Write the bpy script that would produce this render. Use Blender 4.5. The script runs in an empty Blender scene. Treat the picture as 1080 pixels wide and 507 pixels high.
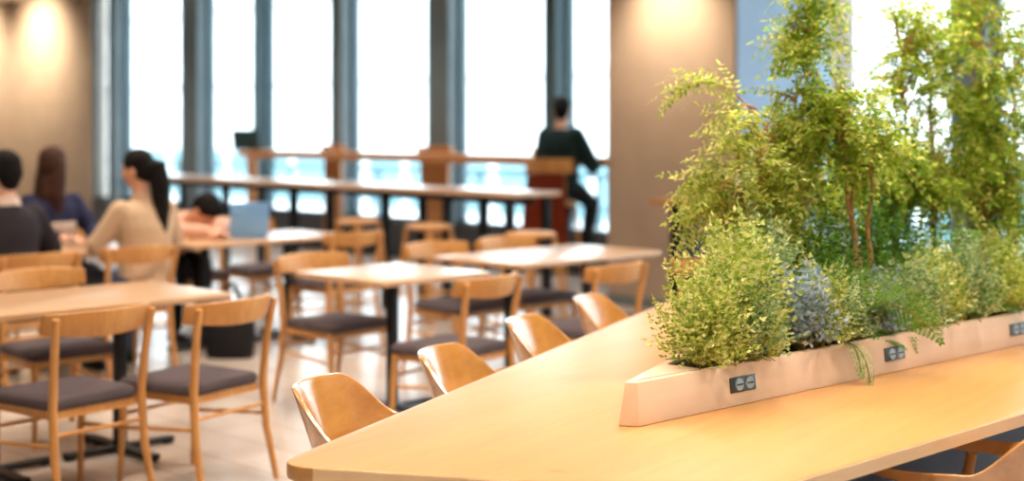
import bpy, bmesh, math, random
from mathutils import Vector, Matrix, noise
PI = math.pi
SC = bpy.context.scene
COL = SC.collection
R2 = math.sqrt(2)

# ---------------------------------------------------------------- camera model
F, CX, HY, CAMZ = 1500.0, 540.0, 132.0, 1.5      # 50 mm lens over a 1080x507 frame, eye height 1.5 m

def W(X, Y, z=0.0):
    """room position of the point X metres right of, Y metres in front of the camera"""
    return Vector(((X - Y) / R2, (X + Y) / R2, z))

def at(px, py, z):
    Y = F * (CAMZ - z) / (py - HY)
    return W((px - CX) / F * Y, Y, z)

def wx_at(px, wy):
    u = (px - CX) / F
    return -wy * (1 - u) / (1 + u)

# ---------------------------------------------------------------- materials
def new_mat(name):
    m = bpy.data.materials.new(name); m.use_nodes = True
    nt = m.node_tree
    return m, nt, nt.nodes['Principled BSDF']

def rgb(r, g, b):
    f = lambda c: ((c / 255) / 12.92 if c / 255 <= .04045 else ((c / 255 + .055) / 1.055) ** 2.4)
    return (f(r), f(g), f(b), 1)

def plain(name, col, rough=.5, metal=0, spec=.5, noise_amt=.08, nscale=30, bump=0):
    m, nt, b = new_mat(name)
    N, L = nt.nodes, nt.links
    tc = N.new('ShaderNodeTexCoord'); nz = N.new('ShaderNodeTexNoise')
    nz.inputs['Scale'].default_value = nscale; nz.inputs['Detail'].default_value = 4
    L.new(tc.outputs['Object'], nz.inputs['Vector'])
    rp = N.new('ShaderNodeValToRGB')
    d = noise_amt
    rp.color_ramp.elements[0].position = .3; rp.color_ramp.elements[1].position = .7
    rp.color_ramp.elements[0].color = (col[0] * (1 - d), col[1] * (1 - d), col[2] * (1 - d), 1)
    rp.color_ramp.elements[1].color = (min(1, col[0] * (1 + d)), min(1, col[1] * (1 + d)), min(1, col[2] * (1 + d)), 1)
    L.new(nz.outputs['Fac'], rp.inputs['Fac']); L.new(rp.outputs['Color'], b.inputs['Base Color'])
    b.inputs['Roughness'].default_value = rough; b.inputs['Metallic'].default_value = metal
    b.inputs['Specular IOR Level'].default_value = spec
    if bump:
        bp = N.new('ShaderNodeBump'); bp.inputs['Strength'].default_value = bump; bp.inputs['Distance'].default_value = .004
        L.new(nz.outputs['Fac'], bp.inputs['Height']); L.new(bp.outputs['Normal'], b.inputs['Normal'])
    return m

def wood(name, light, dark, rough=.4, axis=0, scale=1.0, spec=.5, rot=0.0, knots=False, coat=0.0, coat_rough=.12, coat_ior=1.5):
    m, nt, b = new_mat(name)
    N, L = nt.nodes, nt.links
    tc = N.new('ShaderNodeTexCoord'); mp = N.new('ShaderNodeMapping')
    s = [26.0 * scale] * 3; s[axis] = 1.6 * scale
    mr = N.new('ShaderNodeMapping'); mr.inputs['Rotation'].default_value = (0, 0, rot)
    L.new(tc.outputs['Object'], mr.inputs['Vector']); L.new(mr.outputs['Vector'], mp.inputs['Vector'])
    mp.inputs['Scale'].default_value = s
    n1 = N.new('ShaderNodeTexNoise'); n1.inputs['Scale'].default_value = 1.0; n1.inputs['Detail'].default_value = 6
    n1.inputs['Roughness'].default_value = .6; n1.inputs['Distortion'].default_value = .6
    L.new(mp.outputs['Vector'], n1.inputs['Vector'])
    n2 = N.new('ShaderNodeTexNoise'); n2.inputs['Scale'].default_value = .22; n2.inputs['Detail'].default_value = 2
    L.new(mp.outputs['Vector'], n2.inputs['Vector'])
    mx = N.new('ShaderNodeMix'); mx.data_type = 'FLOAT'; mx.inputs[0].default_value = .4
    L.new(n1.outputs['Fac'], mx.inputs[2]); L.new(n2.outputs['Fac'], mx.inputs[3])
    rp = N.new('ShaderNodeValToRGB')
    rp.color_ramp.elements[0].position = .32; rp.color_ramp.elements[1].position = .66
    rp.color_ramp.elements[0].color = dark; rp.color_ramp.elements[1].color = light
    L.new(mx.outputs[0], rp.inputs['Fac'])
    out = rp.outputs['Color']
    if knots:
        vo = N.new('ShaderNodeTexVoronoi'); vo.inputs['Scale'].default_value = 1.0
        mk = N.new('ShaderNodeMapping'); mk.inputs['Scale'].default_value = (1.3, 3.2, 1)
        L.new(mr.outputs['Vector'], mk.inputs['Vector']); L.new(mk.outputs['Vector'], vo.inputs['Vector'])
        kr = N.new('ShaderNodeValToRGB')
        kr.color_ramp.elements[0].position = .02; kr.color_ramp.elements[0].color = (.55, .42, .35, 1)
        kr.color_ramp.elements[1].position = .06; kr.color_ramp.elements[1].color = (1, 1, 1, 1)
        L.new(vo.outputs['Distance'], kr.inputs['Fac'])
        mm = N.new('ShaderNodeMix'); mm.data_type = 'RGBA'; mm.blend_type = 'MULTIPLY'; mm.inputs[0].default_value = .8
        L.new(out, mm.inputs[6]); L.new(kr.outputs['Color'], mm.inputs[7]); out = mm.outputs[2]
    L.new(out, b.inputs['Base Color'])
    b.inputs['Roughness'].default_value = rough; b.inputs['Specular IOR Level'].default_value = spec
    b.inputs['Coat Weight'].default_value = coat; b.inputs['Coat Roughness'].default_value = coat_rough; b.inputs['Coat IOR'].default_value = coat_ior
    return m

def leaf_mat(name, cols, transl=.35, rough=.5):
    """per-leaf colour variety, thin leaves let light through"""
    m, nt, b = new_mat(name)
    N, L = nt.nodes, nt.links
    g = N.new('ShaderNodeNewGeometry'); rp = N.new('ShaderNodeValToRGB')
    els = rp.color_ramp.elements
    while len(els) < len(cols): els.new(.5)
    for i, c in enumerate(cols):
        els[i].position = i / (len(cols) - 1); els[i].color = c
    L.new(g.outputs['Random Per Island'], rp.inputs['Fac'])
    L.new(rp.outputs['Color'], b.inputs['Base Color'])
    b.inputs['Roughness'].default_value = rough; b.inputs['Specular IOR Level'].default_value = .35
    tr = N.new('ShaderNodeBsdfTranslucent'); ms = N.new('ShaderNodeMixShader')
    L.new(rp.outputs['Color'], tr.inputs['Color'])
    ms.inputs[0].default_value = transl
    L.new(b.outputs[0], ms.inputs[1]); L.new(tr.outputs[0], ms.inputs[2])
    L.new(ms.outputs[0], N['Material Output'].inputs['Surface'])
    return m

def glass_mat(name, tint=(.93, .97, .98, 1)):
    m, nt, b = new_mat(name)
    N, L = nt.nodes, nt.links
    N.remove(b)
    tr = N.new('ShaderNodeBsdfTransparent'); tr.inputs[0].default_value = tint
    gl = N.new('ShaderNodeBsdfGlossy'); gl.inputs['Roughness'].default_value = .02
    fr = N.new('ShaderNodeFresnel'); 
    ge = N.new('ShaderNodeNewGeometry'); mr = N.new('ShaderNodeMapRange')      # same reflectance from either face
    mr.inputs['To Min'].default_value = 1.35; mr.inputs['To Max'].default_value = 1 / 1.35
    L.new(ge.outputs['Backfacing'], mr.inputs['Value']); L.new(mr.outputs['Result'], fr.inputs[0])
    ms = N.new('ShaderNodeMixShader')
    L.new(fr.outputs[0], ms.inputs[0]); L.new(tr.outputs[0], ms.inputs[1]); L.new(gl.outputs[0], ms.inputs[2])
    L.new(ms.outputs[0], N['Material Output'].inputs['Surface'])
    return m

M = {}
M['table_oak'] = wood('table_oak', rgb(216, 163, 98), rgb(200, 143, 80), .36, 1, 1.0, .5, rot=math.radians(-10), knots=True, coat=.6, coat_rough=.32, coat_ior=1.9)
M['edge_oak'] = wood('edge_oak', rgb(252, 222, 182), rgb(244, 206, 160), .45, 1, 1.6, .4)
M['planter_oak'] = wood('planter_oak', rgb(246, 218, 190), rgb(238, 204, 172), .5, 1, 1.0, .4)
M['chair_oak'] = wood('chair_oak', rgb(220, 164, 98), rgb(190, 128, 68), .38, 2, 1.4, .5)
M['shell_oak'] = wood('shell_oak', rgb(222, 158, 84), rgb(192, 122, 56), .25, 0, .9, .8, coat=1.0, coat_rough=.16, coat_ior=2.3)
M['laminate'] = wood('laminate', rgb(226, 182, 136), rgb(210, 158, 106), .3, 1, .8, .55, coat=1.0, coat_rough=.26, coat_ior=1.9)
M['counter'] = wood('counter', rgb(226, 190, 160), rgb(212, 168, 136), .28, 0, .8, .5, coat=1.0, coat_rough=.2, coat_ior=1.8)
M['ledge'] = wood('ledge', rgb(206, 146, 92), rgb(176, 114, 64), .4, 0, .9, .5)
M['seat_fabric'] = plain('seat_fabric', rgb(84, 74, 78), .85, 0, .2, .15, 300, .25)
M['black_steel'] = plain('black_steel', rgb(34, 38, 42), .42, .6, .5, .05)
M['navy_panel'] = plain('navy_panel', rgb(56, 66, 92), .5, 0, .4, .05)
M['outlet'] = plain('outlet', rgb(44, 56, 62), .35, 0, .5, .05)
M['outlet_face'] = plain('outlet_face', rgb(150, 176, 196), .25, 0, .6, .05)
M['outlet_slot'] = plain('outlet_slot', rgb(20, 24, 28), .5)
M['soil'] = plain('soil', rgb(70, 52, 38), .95, 0, .2, .3, 60, .8)
M['bark'] = plain('bark', rgb(190, 144, 100), .8, 0, .2, .25, 80, .5)
M['twig'] = plain('twig', rgb(168, 168, 76), .7, 0, .2, .2, 60)
M['stem'] = plain('stem', rgb(150, 134, 74), .7, 0, .2, .2, 60)
M['column'] = plain('column', rgb(114, 127, 132), .5, .2, .4, .05, 4)
M['frame'] = plain('frame', rgb(74, 92, 98), .5, .3, .4, .05, 4)
M['plaster'] = plain('plaster', rgb(178, 160, 144), .75, 0, .25, .06, 3, .1)
M['plaster_back'] = plain('plaster_back', rgb(206, 188, 166), .8, 0, .2, .05, 3)
M['sill_wall'] = plain('sill_wall', rgb(88, 92, 98), .7, 0, .3, .06, 3)
M['blue_panel'] = plain('blue_panel', rgb(160, 190, 220), .55, 0, .4, .04, 3)  # blue daylight on the pier's plaster, put into the base colour
M['ceiling'] = plain('ceiling', rgb(222, 214, 202), .9, 0, .1, .03, 3)
M['glass'] = glass_mat('glass')
M['skin'] = plain('skin', rgb(226, 172, 144), .55, 0, .35, .05, 20)
M['hair_black'] = plain('hair_black', rgb(22, 19, 20), .7, 0, .15, .2, 120)
M['hair_brown'] = plain('hair_brown', rgb(62, 38, 30), .65, 0, .2, .2, 120)
M['sweater_grey'] = plain('sweater_grey', rgb(52, 48, 54), .9, 0, .15, .12, 90, .3)
M['shirt_pale'] = plain('shirt_pale', rgb(226, 204, 188), .85, 0, .2, .06, 60)
M['shirt_navy'] = plain('shirt_navy', rgb(42, 46, 74), .85, 0, .2, .08, 60)
M['coat_beige'] = plain('coat_beige', rgb(212, 182, 152), .9, 0, .15, .08, 60, .2)
M['coat_pink'] = plain('coat_pink', rgb(226, 182, 162), .9, 0, .15, .07, 60)
M['jacket_green'] = plain('jacket_green', rgb(24, 46, 48), .85, 0, .2, .12, 60)
M['coat_rust'] = plain('coat_rust', rgb(150, 66, 42), .85, 0, .2, .14, 40, .3)
M['trousers_black'] = plain('trousers_black', rgb(26, 28, 34), .85, 0, .2, .1, 60)
M['trousers_grey'] = plain('trousers_grey', rgb(92, 104, 130), .85, 0, .2, .1, 60)
M['shoe'] = plain('shoe', rgb(40, 38, 40), .6)
M['eye'] = plain('eye', rgb(30, 22, 20), .2)
M['lip'] = plain('lip', rgb(186, 104, 92), .5)
M['laptop_blue'] = plain('laptop_blue', rgb(130, 186, 246), .4, .1, .5, .03)
M['laptop_dark'] = plain('laptop_dark', rgb(40, 72, 76), .45, .2, .5, .05)
M['laptop_keys'] = plain('laptop_keys', rgb(60, 66, 76), .6)
M['bag_black'] = plain('bag_black', rgb(24, 24, 28), .7, 0, .3, .15, 40, .3)
M['facade'] = plain('facade', rgb(236, 240, 242), .9, 0, .1, .03, .6)
M['facade_glass'] = plain('facade_glass', rgb(120, 160, 170), .5, 0, .3, .12, .4)
M['railing'] = plain('railing', rgb(150, 176, 184), .5, .2, .4, .03)
M['terrace'] = plain('terrace', rgb(190, 200, 204), .8, 0, .2, .05, 2)

def floor_mat():
    m, nt, b = new_mat('floor_boards')
    N, L = nt.nodes, nt.links
    tc = N.new('ShaderNodeTexCoord')
    br = N.new('ShaderNodeTexBrick')
    br.inputs['Scale'].default_value = 1.0; br.inputs['Brick Width'].default_value = 1.2; br.inputs['Row Height'].default_value = .3
    br.inputs['Mortar Size'].default_value = .003
    br.inputs['Color1'].default_value = rgb(206, 194, 184); br.inputs['Color2'].default_value = rgb(196, 180, 168)
    br.inputs['Mortar'].default_value = rgb(150, 124, 104)
    L.new(tc.outputs['Object'], br.inputs['Vector'])
    mp = N.new('ShaderNodeMapping'); mp.inputs['Scale'].default_value = (1.5, 22, 1)
    L.new(tc.outputs['Object'], mp.inputs['Vector'])
    nz = N.new('ShaderNodeTexNoise'); nz.inputs['Scale'].default_value = 1; nz.inputs['Detail'].default_value = 5
    L.new(mp.outputs['Vector'], nz.inputs['Vector'])
    rp = N.new('ShaderNodeValToRGB'); rp.color_ramp.elements[0].color = (.78, .74, .7, 1); rp.color_ramp.elements[1].color = (1.0, 1.0, 1.0, 1)
    L.new(nz.outputs['Fac'], rp.inputs['Fac'])
    mm = N.new('ShaderNodeMix'); mm.data_type = 'RGBA'; mm.blend_type = 'MULTIPLY'; mm.inputs[0].default_value = .6
    L.new(br.outputs['Color'], mm.inputs[6]); L.new(rp.outputs['Color'], mm.inputs[7])
    L.new(mm.outputs[2], b.inputs['Base Color'])
    b.inputs['Roughness'].default_value = .22; b.inputs['Specular IOR Level'].default_value = 1.0
    return m
M['floor'] = floor_mat()

YG = [rgb(126, 142, 52), rgb(164, 172, 74), rgb(196, 196, 104), rgb(226, 216, 142)]
M['leaf_lime'] = leaf_mat('leaf_lime', [rgb(120, 152, 56), rgb(168, 188, 80), rgb(210, 216, 122), rgb(236, 230, 166)])
M['leaf_sage'] = leaf_mat('leaf_sage', [rgb(96, 136, 84), rgb(142, 172, 112), rgb(184, 204, 146), rgb(216, 224, 180)])
M['leaf_blue'] = leaf_mat('leaf_blue', [rgb(122, 150, 168), rgb(160, 184, 200), rgb(200, 214, 226)])
M['leaf_deep'] = leaf_mat('leaf_deep', [rgb(64, 110, 46), rgb(98, 148, 56), rgb(138, 178, 74)])
M['leaf_fern'] = leaf_mat('leaf_fern', [rgb(92, 140, 46), rgb(118, 166, 58), rgb(150, 188, 86)], .4)
M['leaf_tree'] = leaf_mat('leaf_tree', [rgb(116, 160, 52), rgb(160, 196, 66), rgb(204, 218, 92), rgb(240, 234, 140)], .6)
M['leaf_olive'] = leaf_mat('leaf_olive', [rgb(134, 166, 60), rgb(176, 198, 82), rgb(214, 220, 116), rgb(242, 234, 156)], .6)

# ---------------------------------------------------------------- mesh helpers
def box(bm, x0, x1, y0, y1, z0, z1, mat=None):
    v = [bm.verts.new(p) for p in ((x0, y0, z0), (x1, y0, z0), (x1, y1, z0), (x0, y1, z0), (x0, y0, z1), (x1, y0, z1), (x1, y1, z1), (x0, y1, z1))]
    if mat:
        for q in v: q.co = mat @ q.co
    for f in ((3, 2, 1, 0), (4, 5, 6, 7), (0, 1, 5, 4), (1, 2, 6, 5), (2, 3, 7, 6), (3, 0, 4, 7)):
        bm.faces.new([v[i] for i in f])

def prism(bm, poly, z0, z1, inset_bottom=0.0):
    n = len(poly)
    a = [bm.verts.new((p[0], p[1], z0)) for p in poly]; b = [bm.verts.new((p[0], p[1], z1)) for p in poly]
    bm.faces.new(a[::-1]); bm.faces.new(b)
    for i in range(n): bm.faces.new((a[i], a[(i + 1) % n], b[(i + 1) % n], b[i]))

def tube(bm, pts, rad, n=10, sq=(1, 1), cap=True, up=None):
    pts = [Vector(p) for p in pts]
    if not hasattr(rad, '__len__'): rad = [rad] * len(pts)
    rings = []; ref = Vector(up) if up else None
    for i, p in enumerate(pts):
        t = (pts[min(i + 1, len(pts) - 1)] - pts[max(i - 1, 0)]).normalized()
        if ref is None: ref = Vector((1, 0, 0)) if abs(t.x) < .8 else Vector((0, 1, 0))
        s = ref - t * ref.dot(t)
        if s.length < 1e-5: s = t.orthogonal()
        s.normalize(); q = t.cross(s)
        if not up: ref = s
        rings.append([bm.verts.new(p + s * math.cos(2 * PI * k / n) * rad[i] * sq[0] + q * math.sin(2 * PI * k / n) * rad[i] * sq[1]) for k in range(n)])
    for a, b in zip(rings, rings[1:]):
        for k in range(n): bm.faces.new((a[k], a[(k + 1) % n], b[(k + 1) % n], b[k]))
    if cap: bm.faces.new(rings[0][::-1]); bm.faces.new(rings[-1])

def bend(p0, p1, p2, n=8):
    a, b, c = Vector(p0), Vector(p1), Vector(p2)
    return [a * (1 - t) ** 2 + b * 2 * t * (1 - t) + c * t * t for t in [i / n for i in range(n + 1)]]

def ball(bm, c, r, seg=14, rot=None):
    r = r if hasattr(r, '__len__') else (r, r, r)
    m = Matrix.Translation(Vector(c)) @ (rot.to_4x4() if rot else Matrix()) @ Matrix.Diagonal((r[0], r[1], r[2], 1))
    bmesh.ops.create_uvsphere(bm, u_segments=seg, v_segments=max(6, seg // 2 + 2), radius=1, matrix=m)

def capsule(bm, a, b, ra, rb, n=12):
    tube(bm, [a, b], [ra, rb], n); ball(bm, a, ra, n); ball(bm, b, rb, n)

def loft(bm, rings, n=18):
    """closed body through ellipses (centre, rx, ry, axis-x, axis-y)"""
    R = []
    for c, rx, ry, ax, ay in rings:
        c, ax, ay = Vector(c), Vector(ax), Vector(ay)
        R.append([bm.verts.new(c + ax * math.cos(2 * PI * k / n) * rx + ay * math.sin(2 * PI * k / n) * ry) for k in range(n)])
    for a, b in zip(R, R[1:]):
        for k in range(n): bm.faces.new((a[k], a[(k + 1) % n], b[(k + 1) % n], b[k]))
    bm.faces.new(R[0][::-1]); bm.faces.new(R[-1])

def obj(name, bm, mat, parent=None, bevel=0, smooth=True, remesh=0, smooth_it=0, sharp=40):
    me = bpy.data.meshes.new(name)
    bmesh.ops.recalc_face_normals(bm, faces=bm.faces)
    bm.to_mesh(me); bm.free()
    o = bpy.data.objects.new(name, me); COL.objects.link(o)
    if bevel or remesh:
        if bevel:
            md = o.modifiers.new('b', 'BEVEL'); md.width = bevel; md.segments = 3; md.limit_method = 'ANGLE'; md.angle_limit = math.radians(35)
        if remesh:
            md = o.modifiers.new('r', 'REMESH'); md.mode = 'VOXEL'; md.voxel_size = remesh; md.use_smooth_shade = True
            if smooth_it:
                ms = o.modifiers.new('s', 'SMOOTH'); ms.iterations = smooth_it; ms.factor = .5
        dg = bpy.context.evaluated_depsgraph_get()
        nm = bpy.data.meshes.new_from_object(o.evaluated_get(dg)); o.modifiers.clear()
        o.data = nm; bpy.data.meshes.remove(me); me = nm; me.name = name
    if smooth:
        me.shade_smooth()
        if not remesh: me.set_sharp_from_angle(angle=math.radians(sharp))
    me.materials.clear(); me.materials.append(mat)
    if parent: o.parent = parent
    return o

def raw(name, verts, faces, mat, parent=None):
    me = bpy.data.meshes.new(name); me.from_pydata(verts, [], faces); me.update()
    me.materials.append(mat)
    o = bpy.data.objects.new(name, me); COL.objects.link(o)
    if parent: o.parent = parent
    return o

def thing(name, label, cat, loc=(0, 0, 0), rz=0, group=None):
    o = bpy.data.objects.new(name, None); COL.objects.link(o)
    o.empty_display_size = .1
    o.location = loc; o.rotation_euler = (0, 0, rz)
    o['label'] = label; o['category'] = cat
    if group: o['group'] = group
    return o

def struct(name, bm, mat, parent=None, bevel=0, smooth=False):
    o = obj(name, bm, mat, parent, bevel, smooth)
    if not parent: o['kind'] = 'structure'
    return o

def dup(root, loc, rz, label, group=None):
    def cp(o, par):
        c = o.copy(); COL.objects.link(c)
        if par: c.parent = par
        for ch in list(o.children): cp(ch, c)
        return c
    r = cp(root, None)
    r.location = loc; r.rotation_euler = (0, 0, rz); r['label'] = label
    if group: r['group'] = group
    return r

NB = bmesh.new

# ---------------------------------------------------------------- the room
X0, X1, Y0, Y1, ZC = -24.0, 7.0, -5.0, 10.6, 3.5
bm = NB(); box(bm, X0, X1, Y0, Y1 + .1, -.1, 0); struct('floor', bm, M['floor'])
bm = NB(); box(bm, X0, X1, Y0, Y1 + .3, ZC, ZC + .15); struct('ceiling', bm, M['ceiling'])
bm = NB(); box(bm, X0 - .15, X1 + .15, Y0 - .15, Y0, 0, ZC); struct('wall_back', bm, M['plaster_back'])
bm = NB(); box(bm, X1, X1 + .15, Y0, Y1 + .3, 0, ZC); struct('wall_right', bm, M['plaster_back'])
bm = NB(); box(bm, X0 - .15, X0, Y0, Y1 + .3, 0, ZC); struct('wall_left', bm, M['plaster_back'])
# two plastered piers that step out of the window front
LW = wx_at(97, 10.56)
bm = NB(); box(bm, X0, LW, 10.56, Y1 + .2, 0, ZC); struct('wall_front_left', bm, M['plaster'], bevel=.01)
PW0, PW1 = wx_at(640, 9.05), wx_at(775, 9.05)
bm = NB(); box(bm, PW0, PW1, 9.05, Y1 + .2, 0, ZC); struct('wall_front_pier', bm, M['plaster'], bevel=.01)
bm = NB(); box(bm, PW1 + .0005, PW1 + .012, 9.07, Y1 - .2, .0, ZC - .002); struct('trim_pier', bm, M['blue_panel'])  # added thin sheet on the plaster side, its blue painted in for window daylight
for nm, x0, x1, y in (('baseboard_left', X0, LW, 10.56), ('baseboard_pier', PW0, PW1, 9.05)):
    bm = NB(); box(bm, x0, x1, y - .015, y, 0, .08); struct(nm, bm, M['column'])
# low wall under the glass
SILL = .42
bm = NB(); box(bm, LW, PW0, Y1 - .05, Y1 + .2, 0, SILL); struct('wall_sill_left', bm, M['sill_wall'], bevel=.005)
bm = NB(); box(bm, PW1, X1, Y1 - .05, Y1 + .2, 0, SILL); struct('wall_sill_right', bm, M['sill_wall'], bevel=.005)
# columns of the window front
WYC = Y1 - .14
cols = [(113, 121), (190, 208), (266, 270), (348, 360), (450, 473), (573, 586), (862, 876), (1001, 1040)]
spans = [(wx_at(a, WYC), wx_at(b, WYC)) for a, b in cols]
x = spans[-1][1] + 1.6
while x < X1 - .4:
    spans.append((x, x + .3)); x += 1.9
for i, (a, b) in enumerate(spans):
    bm = NB(); box(bm, a, b, WYC, Y1 + .15, SILL if 0 else 0, ZC)
    struct('trim_%d' % (i + 1), bm, M['column'] if i not in (2, 5) else M['frame'], bevel=.006)
# window bays: frame and pane
edges = [LW]
bays = []
prev = LW
for i, (a, b) in enumerate(spans):
    if prev < PW0 < a:
        bays.append((prev, PW0)); prev = PW1
    bays.append((prev, a)); prev = b
bays.append((prev, X1))
k = 0
for a, b in bays:
    if b - a < .12: continue
    k += 1
    bm = NB(); t = .03
    for (x0, x1, z0, z1) in ((a, a + t, SILL, ZC), (b - t, b, SILL, ZC), (a + t, b - t, SILL, SILL + t), (a + t, b - t, ZC - t, ZC)):
        box(bm, x0, x1, Y1, Y1 + .06, z0, z1)
    fr = struct('window_%d' % k, bm, M['frame'])
    bm = NB(); box(bm, a + t, b - t, Y1 + .025, Y1 + .033, SILL + t, ZC - t); obj('pane', bm, M['glass'], fr, smooth=False)

# oak window ledge that wraps the columns
bar = thing('window_ledge', 'long oak bar ledge running in front of the tall windows', 'counter', (wx_at(266, 10.2), 10.3, 0))
ox, oy = bar.location.x, bar.location.y
bm = NB(); box(bm, 0, PW0 - ox - .02, 9.98 - oy, WYC - .01 - oy, 1.105, 1.195); obj('ledge_board', bm, M['ledge'], bar, bevel=.006)
for a, b in spans[2:6]:
    bm = NB(); box(bm, a - .05 - ox, b + .05 - ox, WYC - .055 - oy, WYC - .012 - oy, 0.02, 1.104); obj('bracket_panel', bm, M['ledge'], bar, bevel=.004)
    bm = NB(); box(bm, a - .1 - ox, b + .1 - ox, WYC - .07 - oy, WYC - .012 - oy, 1.196, 1.27); obj('column_collar', bm, M['ledge'], bar, bevel=.006)

# ---------------------------------------------------------------- outside
bm = NB(); box(bm, -60, 30, Y1 + .2, 13, -.4, -.12); o = struct('terrace_ground', bm, M['terrace'])
bld = thing('office_building', 'pale building with rows of windows seen outside beyond the glass', 'building', (-20, 34, 0))
bm = NB(); box(bm, -55, 50, 0, 10, -9, 24); obj('facade', bm, M['facade'], bld, smooth=False)
for fl in range(6):
    z = 3.2 + fl * 3.2
    bm = NB(); box(bm, -55, 50, -.35, -.02, z, z + .45); obj('floor_band', bm, M['facade'], bld, smooth=False)
for z0, z1 in ((-1.55, .45), (-4.4, -2.3)):
    for i in range(34):
        x0 = -40 + i * 2.3
        bm = NB()
        for q in (0, 1): box(bm, x0 + q * .98, x0 + q * .98 + .9, -.06, -.01, z0, z1)
        obj('window', bm, M['facade_glass'], bld, smooth=False)
bm = NB(); box(bm, -80, 40, 13.5, 34, -9.2, -9); struct('ground', bm, M['terrace'])

rl = thing('terrace_railing', 'pale steel railing on the terrace outside the windows', 'railing', (-10, 12.4, -.12))
bm = NB(); box(bm, -14, 17, -.03, .03, 1.0, 1.05); obj('handrail', bm, M['railing'], rl)
for z in (.3, .62):
    bm = NB(); box(bm, -14, 17, -.012, .012, z, z + .035); obj('rail', bm, M['railing'], rl)
for i in range(32):
    bm = NB(); box(bm, -14 + i, -13.94 + i, -.025, .025, 0, .9995); obj('post', bm, M['railing'], rl)

# ---------------------------------------------------------------- communal table
TZ = .73
def cam_poly(pts): return [W(*p) for p in pts]
P_front_l, P_front_r = (-.545, 3.225), (.49, 2.965)
P_far_l, P_far_r = (-.545 + .409 * 4.3 * .92, 3.225 + 4.3 * .92), (.49 + .721 * 4.2, 2.965 + .693 * 4.2)
tb = W(.9, 4.6)
table = thing('communal_table', 'large wedge shaped oak communal table with planter on top', 'table', (tb.x, tb.y, 0))
def rounded(poly, radii, n=6):
    out = []
    m = len(poly)
    for i, p in enumerate(poly):
        a, b, r = poly[i - 1], poly[(i + 1) % m], radii[i]
        d0 = (a - p).normalized() * r; d1 = (b - p).normalized() * r
        out += bend(p + d0, p, p + d1, n)
    return out
poly = [W(*q) - tb for q in (P_front_l, P_front_r, P_far_r, P_far_l)]
top = rounded(poly, [.1, .1, .1, .1])
bm = NB(); prism(bm, [(p.x, p.y) for p in top], TZ - .036, TZ); obj('tabletop', bm, M['table_oak'], table, bevel=.004)
# solid edge strip below the rim, in paler oak, on the long sides and the front
cen = sum(poly, Vector()) / 4
def inset(p, d): return p + (cen - p).normalized() * d
bm = NB()
for q0, q1 in ((0, 1), (1, 2), (2, 3), (3, 0)):
    a, b = poly[q0], poly[q1]; d = (b - a).normalized(); nrm = Vector((d.y, -d.x, 0))
    if nrm.dot(cen - a) > 0: nrm = -nrm
    A, B = a + d * .1, b - d * .1
    pts = [A - nrm * .01, B - nrm * .01, B + nrm * .0015, A + nrm * .0015]
    prism(bm, [(p.x, p.y) for p in pts], TZ - .035, TZ - .003)
obj('edge_band', bm, M['edge_oak'], table, smooth=False)
ip = [inset(p, .85) for p in poly]
bm = NB(); prism(bm, [(p.x, p.y) for p in ip], .0, TZ - .0365); obj('base_cabinet', bm, M['navy_panel'], table, bevel=.004)
for p in poly:
    q = inset(p, .38)
    bm = NB(); tube(bm, [(q.x, q.y, 0), (q.x, q.y, TZ - .037)], [.024, .032], 4); obj('leg', bm, M['chair_oak'], table, bevel=.003)

# ---------------------------------------------------------------- planter with power outlets
PH = .112
def Fp(s, t=0):
    """a point s metres along the planter's front and t metres in from it"""
    return W(.325 + .733 * s - .68 * t, 3.63 + .68 * s + .733 * t)
pl = Fp(1.5, .3); pl.z = TZ
planter = thing('planter_box', 'long low oak planter box with power outlets along its front', 'planter', pl)
ld = W(.386, .92)            # direction of the left side
c0 = Fp(0); c0b = W(.272, 3.64); c1 = Fp(3.0)
c3 = c0b + ld * 2.9; c2 = c1 + (c3 - c1).normalized() * .05
outer = [Vector((p.x - pl.x, p.y - pl.y, 0)) for p in (c0, c1, c3, c0b)]
cenp = sum(outer, Vector()) / 4
def offs(poly, d):
    out = []; m = len(poly)
    for i in range(m):
        p0, p, p2 = poly[i - 1], poly[i], poly[(i + 1) % m]
        e0, e1 = (p - p0).normalized(), (p2 - p).normalized()
        n0, n1 = Vector((-e0.y, e0.x, 0)), Vector((-e1.y, e1.x, 0))
        if n0.dot(cenp - p) < 0: n0 = -n0
        if n1.dot(cenp - p) < 0: n1 = -n1
        b = (n0 + n1).normalized(); out.append(p + b * min(d / max(.3, b.dot(n0)), d * 2.2))
    return out
topo = offs(outer, .012); inn = offs(outer, .036)
bm = NB(); n = 4
rb = [bm.verts.new((p.x, p.y, 0.0005)) for p in outer]; rt = [bm.verts.new((p.x, p.y, PH)) for p in topo]
ri = [bm.verts.new((p.x, p.y, PH)) for p in inn]; rl = [bm.verts.new((p.x, p.y, .02)) for p in inn]
for i in range(n):
    j = (i + 1) % n
    bm.faces.new((rb[i], rb[j], rt[j], rt[i])); bm.faces.new((rt[i], rt[j], ri[j], ri[i])); bm.faces.new((ri[i], ri[j], rl[j], rl[i]))
bm.faces.new(rl); bm.faces.new(rb[::-1])
obj('box', bm, M['planter_oak'], planter, bevel=.003)
bm = NB(); si = offs(outer, .040)
prism(bm, [(p.x, p.y) for p in si], .0205, PH - .008); s = obj('soil', bm, M['soil'], planter); s['label'] = 'dark potting soil'
e1 = (inn[1] - inn[0]).normalized(); e3 = (inn[2] - inn[3]).normalized()
tipp = [inn[0], inn[0] + e1 * .27, inn[3] + e3 * .27, inn[3]]
bm = NB(); prism(bm, [(p.x, p.y) for p in tipp], PH - .007, PH + .0005); obj('tip_board', bm, M['planter_oak'], planter)
fd = (outer[1] - outer[0]).normalized(); fn = Vector((fd.y, -fd.x, 0))
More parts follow.
